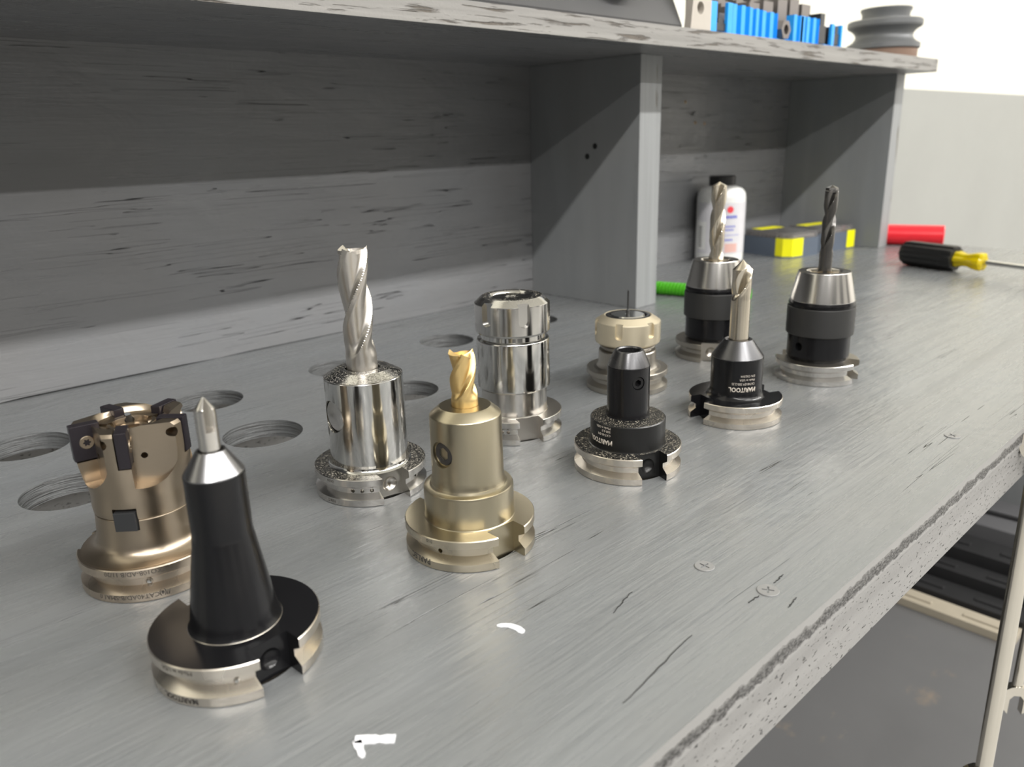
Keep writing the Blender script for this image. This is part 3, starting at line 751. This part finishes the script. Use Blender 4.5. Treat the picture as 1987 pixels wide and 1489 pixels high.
# ---------------------------------------------------------------- on top of the hutch
ZT = Zs+.0185
# long black fixture
f = thing('machined_block', 'long dark machined block on top of the shelf at the left', 'machine part', (.36, .012, ZT))
obj('body', prism([(0, 0), (.0, .004), (.012, .03), (.012, .16), (.10, .16), (.10, 0)], 0, .354, Matrix(((0, 0, 1, 0), (1, 0, 0, 0), (0, 1, 0, 0), (0, 0, 0, 1)))), 'kit_black', f, smooth=False)
obj('boss', L([(0, -6), (26, -6), (28, -4), (28, 8), (0, 8)], 48, Matrix.Translation((.27, 0, .055)) @ Matrix.Rotation(PI/2, 4, 'X')), 'sleeve', f)
obj('pivot_pin', L([(0, 0), (6, 0), (6, 14), (5, 15), (0, 15)], 24, Matrix.Translation((.305, 0.006, .045)) @ Matrix.Rotation(PI/2, 4, 'X')), 'steel', f)
# pale block with a hole
pb = obj('drilled_block', prism([(-.0195, 0), (.0165, 0), (.0165, .062), (-.0125, .062)], 0, .008, Matrix.Translation((.740, .014, ZT)) @ Matrix.Rotation(PI/2, 4, 'X')), 'alu', smooth=False)
cut(pb, [L([(0, -10), (6, -10), (6, 40), (0, 40)], 32, Matrix.Translation((.737, .040, ZT+.021)) @ Matrix.Rotation(PI/2, 4, 'X'))])
tag(pb, 'pale block with a round hole standing left of the blue rack', 'block')
# clamping kit in its blue rack
kit = thing('clamping_kit_rack', 'blue plastic rack of a clamping kit on the shelf', 'rack', (.758, .008, ZT))
X0 = .758
for a, b, hgt, y1 in ((.758, .771, .030, .004), (.791, .801, .031, .004), (.951, .962, .030, .004), (1.032, 1.040, .027, .004), (1.058, 1.063, .027, .08)):
    obj('post', B(a-X0, b-X0, 0, y1, 0, hgt, bev=.0006), 'blue', kit)
def facets(x0, x1, n, z1, name='ribbed_wall'):
    pts = []
    for i in range(n):
        a = x0+(x1-x0)*i/n; w = (x1-x0)/n
        pts += [(a, .0), (a+w*.45, .0), (a+w*.55, .006), (a+w*.95, .006)]
    pts += [(x1, .0), (x1, .010), (x0, .010)]
    obj(name, prism([(x-X0, y) for x, y in pts], 0, z1), 'blue', kit, smooth=False)
facets(.801, .835, 2, .0305); facets(.8352, .862, 2, .0295); facets(.8622, .896, 2, .0285)
facets(.934, .966, 2, .0300); facets(.9662, .998, 2, .0300)
obj('rear_wall', B(.09, .305, .088, .092, 0, .045), 'blue', kit)
obj('tray_floor', B(0, .305, .004, .088, 0, .003), 'blue', kit)
def stepblock(x, y, w, h, mat='kit_steel', steps=7, lab=''):
    t = thing('step_block', lab, 'step block', (x, y, ZT+.003), 0, 'step blocks in the blue rack')
    pts = [(0, 0), (.045, 0), (.045, h)]
    for k in range(steps):
        pts += [(.045-.006*(k+1), h-k*.005), (.045-.006*(k+1), h-(k+1)*.005)]
    pts = [(.0, 0), (.044, 0)] + [(.044-.0045*k, h-.004*k) if j == 0 else (.044-.0045*k, h-.004*(k+1)) for k in range(steps) for j in (0, 1)] + [(0, h-.004*steps)]
    obj('block_body', prism(pts, -w/2, w/2, Matrix(((0, 0, 1, 0), (1, 0, 0, 0), (0, 1, 0, 0), (0, 0, 0, 1)))), mat, t, smooth=False)
    return t
xsb = [(.820, .050), (.850, .060), (.881, .066), (.912, .070), (.945, .075), (.974, .078), (1.004, .074)]
ORD = ['first', 'second', 'third', 'fourth', 'fifth', 'sixth', 'seventh']
for i, (x, hh) in enumerate(xsb): stepblock(x, .030, .022, hh, lab='tall gray step block, %s from the left in the blue rack' % ORD[i])
for i, (x, hh) in enumerate(((1.022, .050), (1.040, .042))): stepblock(x, .034, .014, hh, 'kit_steel', 5, 'short gray step block near the right end of the rack, %s' % ('the taller one' if i == 0 else 'the lowest one'))
def nutthing(x, y, rz, label):
    t = thing('hex_nut', label, 'nut', (x, y, ZT+.0125), 0, None)
    o = obj('nut_body', prism([(.011*math.cos(PI*k/3), .011*math.sin(PI*k/3)) for k in range(6)], -.007, .007, Matrix.Rotation(PI/2, 4, 'X')), 'kit_steel', t, smooth=False)
    cut(o, [L([(0, -12), (5.4, -12), (5.4, 12), (0, 12)], 24, Matrix.Rotation(PI/2, 4, 'X'))]); return t
nutthing(.915, .014, 0, 'steel nut seen end on in the gap of the blue rack')
for x, w, hgt in ((.781, .018, .012), (1.0095, .020, .034), (1.049, .014, .022)):
    t = obj('tee_nut', prism([(-w/2, 0), (w/2, 0), (w/2, hgt*.6), (w*.28, hgt*.6), (w*.28, hgt), (-w*.28, hgt), (-w*.28, hgt*.6), (-w/2, hgt*.6)], 0, .016, Matrix.Translation((x, .026, ZT+.003)) @ Matrix.Rotation(PI/2, 4, 'X')), 'kit_black', smooth=False)
    tag(t, {.781: 'small black tee nut between the two left posts of the blue rack', 1.0095: 'tall black tee nut between blue panels right of centre', 1.049: 'small black tee nut in the last slot of the blue rack'}[x], 'tee nut')
# grooved roller
r = thing('grooved_roller', 'gray cast roller with deep round groove and rusty base at shelf end', 'roller', (1.324, .064, ZT))
grv = [(52.5-11.5*math.sin(PI*i/12)**.8, 23+24*i/12) for i in range(13)]
obj('roller_body', L([(0, 15), (50, 15), (52.5, 16.5), (52.5, 22.5)] + grv + [(52.5, 47.5), (53.5, 49), (53.5, 55), (51.5, 57), (35, 58.5), (34, 60), (34, 67), (36.5, 71), (36.5, 74), (25, 74), (22, 70), (0, 70)], 72), 'cast', r)
obj('rusty_base', L([(0, 0), (49, 0), (49.5, 1), (49.8, 15.2), (0, 15.2)], 72), 'rust', r)

# ---------------------------------------------------------------- below the bench
ZL = -.45
def bar(x0, x1, mat, h, label, y0=-.298, y1=.2):
    t = thing('slotted_steel_bar', label, 'steel bar', ((x0+x1)/2, 0, ZL), 0, None)
    w = (x1-x0)/2
    obj('bar_body', B(-w, w, y0, y1, 0, h, bev=.001), mat, t)
    for k in range(6):
        y = y0+.02+k*.085
        obj('raised_slot', B(-w*.35, w*.05, y, y+.045, h-.0005, h+.0022, bev=.001), mat, t)
bar(1.045, 1.078, 'cream_bar', .012, 'cream painted slotted steel bar on the lower shelf')
bar(1.086, 1.128, 'black_bar', .016, 'black slotted steel bar lying next to the cream bar')
bar(1.134, 1.172, 'black_bar', .03, 'middle black slotted steel bar on the lower shelf')
bar(1.180, 1.235, 'black_bar', .045, 'tall black slotted steel bar farthest from the cream bar')
bx = obj('dark_crate', B(1.25, 1.362, -.26, .16, ZL, ZL+.06, bev=.003), 'dark_wall'); tag(bx, 'low dark gray case lying at the back of the lower shelf', 'case')
cu = bpy.data.curves.new('cable', 'CURVE'); cu.dimensions = '3D'; sp = cu.splines.new('NURBS'); pts = [(1.20, .19, -.37), (1.24, .10, -.36), (1.27, .0, -.372), (1.29, -.10, -.385), (1.295, -.20, -.3865), (1.30, -.255, -.3865)]
sp.points.add(len(pts)-1)
for q, p in zip(sp.points, pts): q.co = (*p, 1)
sp.use_endpoint_u = True; cu.bevel_depth = .003; cu.materials.append(M['black_bar'])
tmp = bpy.data.objects.new('tmp', cu); C.objects.link(tmp); bpy.context.view_layer.update(); dg = bpy.context.evaluated_depsgraph_get()
me = bpy.data.meshes.new_from_object(tmp.evaluated_get(dg), depsgraph=dg); bpy.data.objects.remove(tmp)
co = bpy.data.objects.new('cable', me); C.objects.link(co); tag(co, 'thin black cable trailing over the dark case under the bench', 'cable')

# wrenches hanging at the bench front
def wrench(top, bot, w, jaw, face, label, t=.005):
    a, b = Vector(top), Vector(bot); d = (b-a); Ln = d.length; d.normalize()
    n = Vector(face); n = (n-d*n.dot(d)).normalized(); s = n.cross(d)
    m = Matrix((s, d, n)).transposed().to_4x4(); m.translation = a
    root = thing('wrench', label, 'wrench', (0, 0, 0))
    hw = w/2
    sh = [(-hw, -.01), (hw, -.01), (hw, Ln), (-hw, Ln)]
    bm = prism([(hw*math.cos(2*PI*i/28), t*.62*math.sin(2*PI*i/28)) for i in range(28)], -.012, Ln, m @ Matrix(((1, 0, 0, 0), (0, 0, 1, 0), (0, 1, 0, 0), (0, 0, 0, 1)))); obj('shank', bm, 'wrench', root)
    # open jaw
    J = jaw; c = Ln+J*.62
    pts = []
    for k in range(15):
        an = math.radians(-68+ (k/14)*316); pts.append((J*math.sin(an)*-1, c - J*math.cos(an)*1.0))
    outer = [(J*math.cos(math.radians(q)), c+J*math.sin(math.radians(q))) for q in range(65, -246, -15)]
    ang = math.radians(15)
    inner = [(-J*.42, c+J*1.0), (-J*.42, c-J*.05), (-J*.2, c-J*.35), (J*.2, c-J*.35), (J*.42, c-J*.05), (J*.42, c+J*1.0)]
    poly = outer + inner
    bm = prism(poly, -t*.75, t*.75, m); obj('open_jaw', bm, 'wrench', root, smooth=False)
    bm = L([(w*700, -2.5), (w*1150, -2.5), (w*1150, 2.5), (w*700, 2.5), (w*700, -2.5)], 32, m @ Matrix.Translation((0, -.018, 0))); obj('ring_end', bm, 'wrench', root)
    return root
wrench((.5795, -.3765, -.030), (.5735, -.3790, -.275), .0115, .0150, (-.9, -.45, .1), 'large chromed wrench hanging nearest at the bench front edge')
wrench((.6660, -.3745, -.030), (.6600, -.3750, -.252), .0085, .0130, (-.80, -.60, 0), 'smaller chromed wrench hanging behind the large one')
rk = obj('wrench_hanger', B(.596, .74, -.3705, -.3663, -.043, -.004, bev=.0018), 'kit_black'); tag(rk, 'dark rounded hanger at the bench front edge above the wrenches', 'tool hanger')
for x, y in ((.5795, -.3665), (.666, -.3700)): obj('peg', L([(0, 0), (2.2, 0), (2.2, 11), (3.2, 11.5), (3.2, 13), (0, 13)], 16, Matrix.Translation((x, y, -.016)) @ Matrix.Rotation(PI/2, 4, 'X')), 'kit_black', rk)
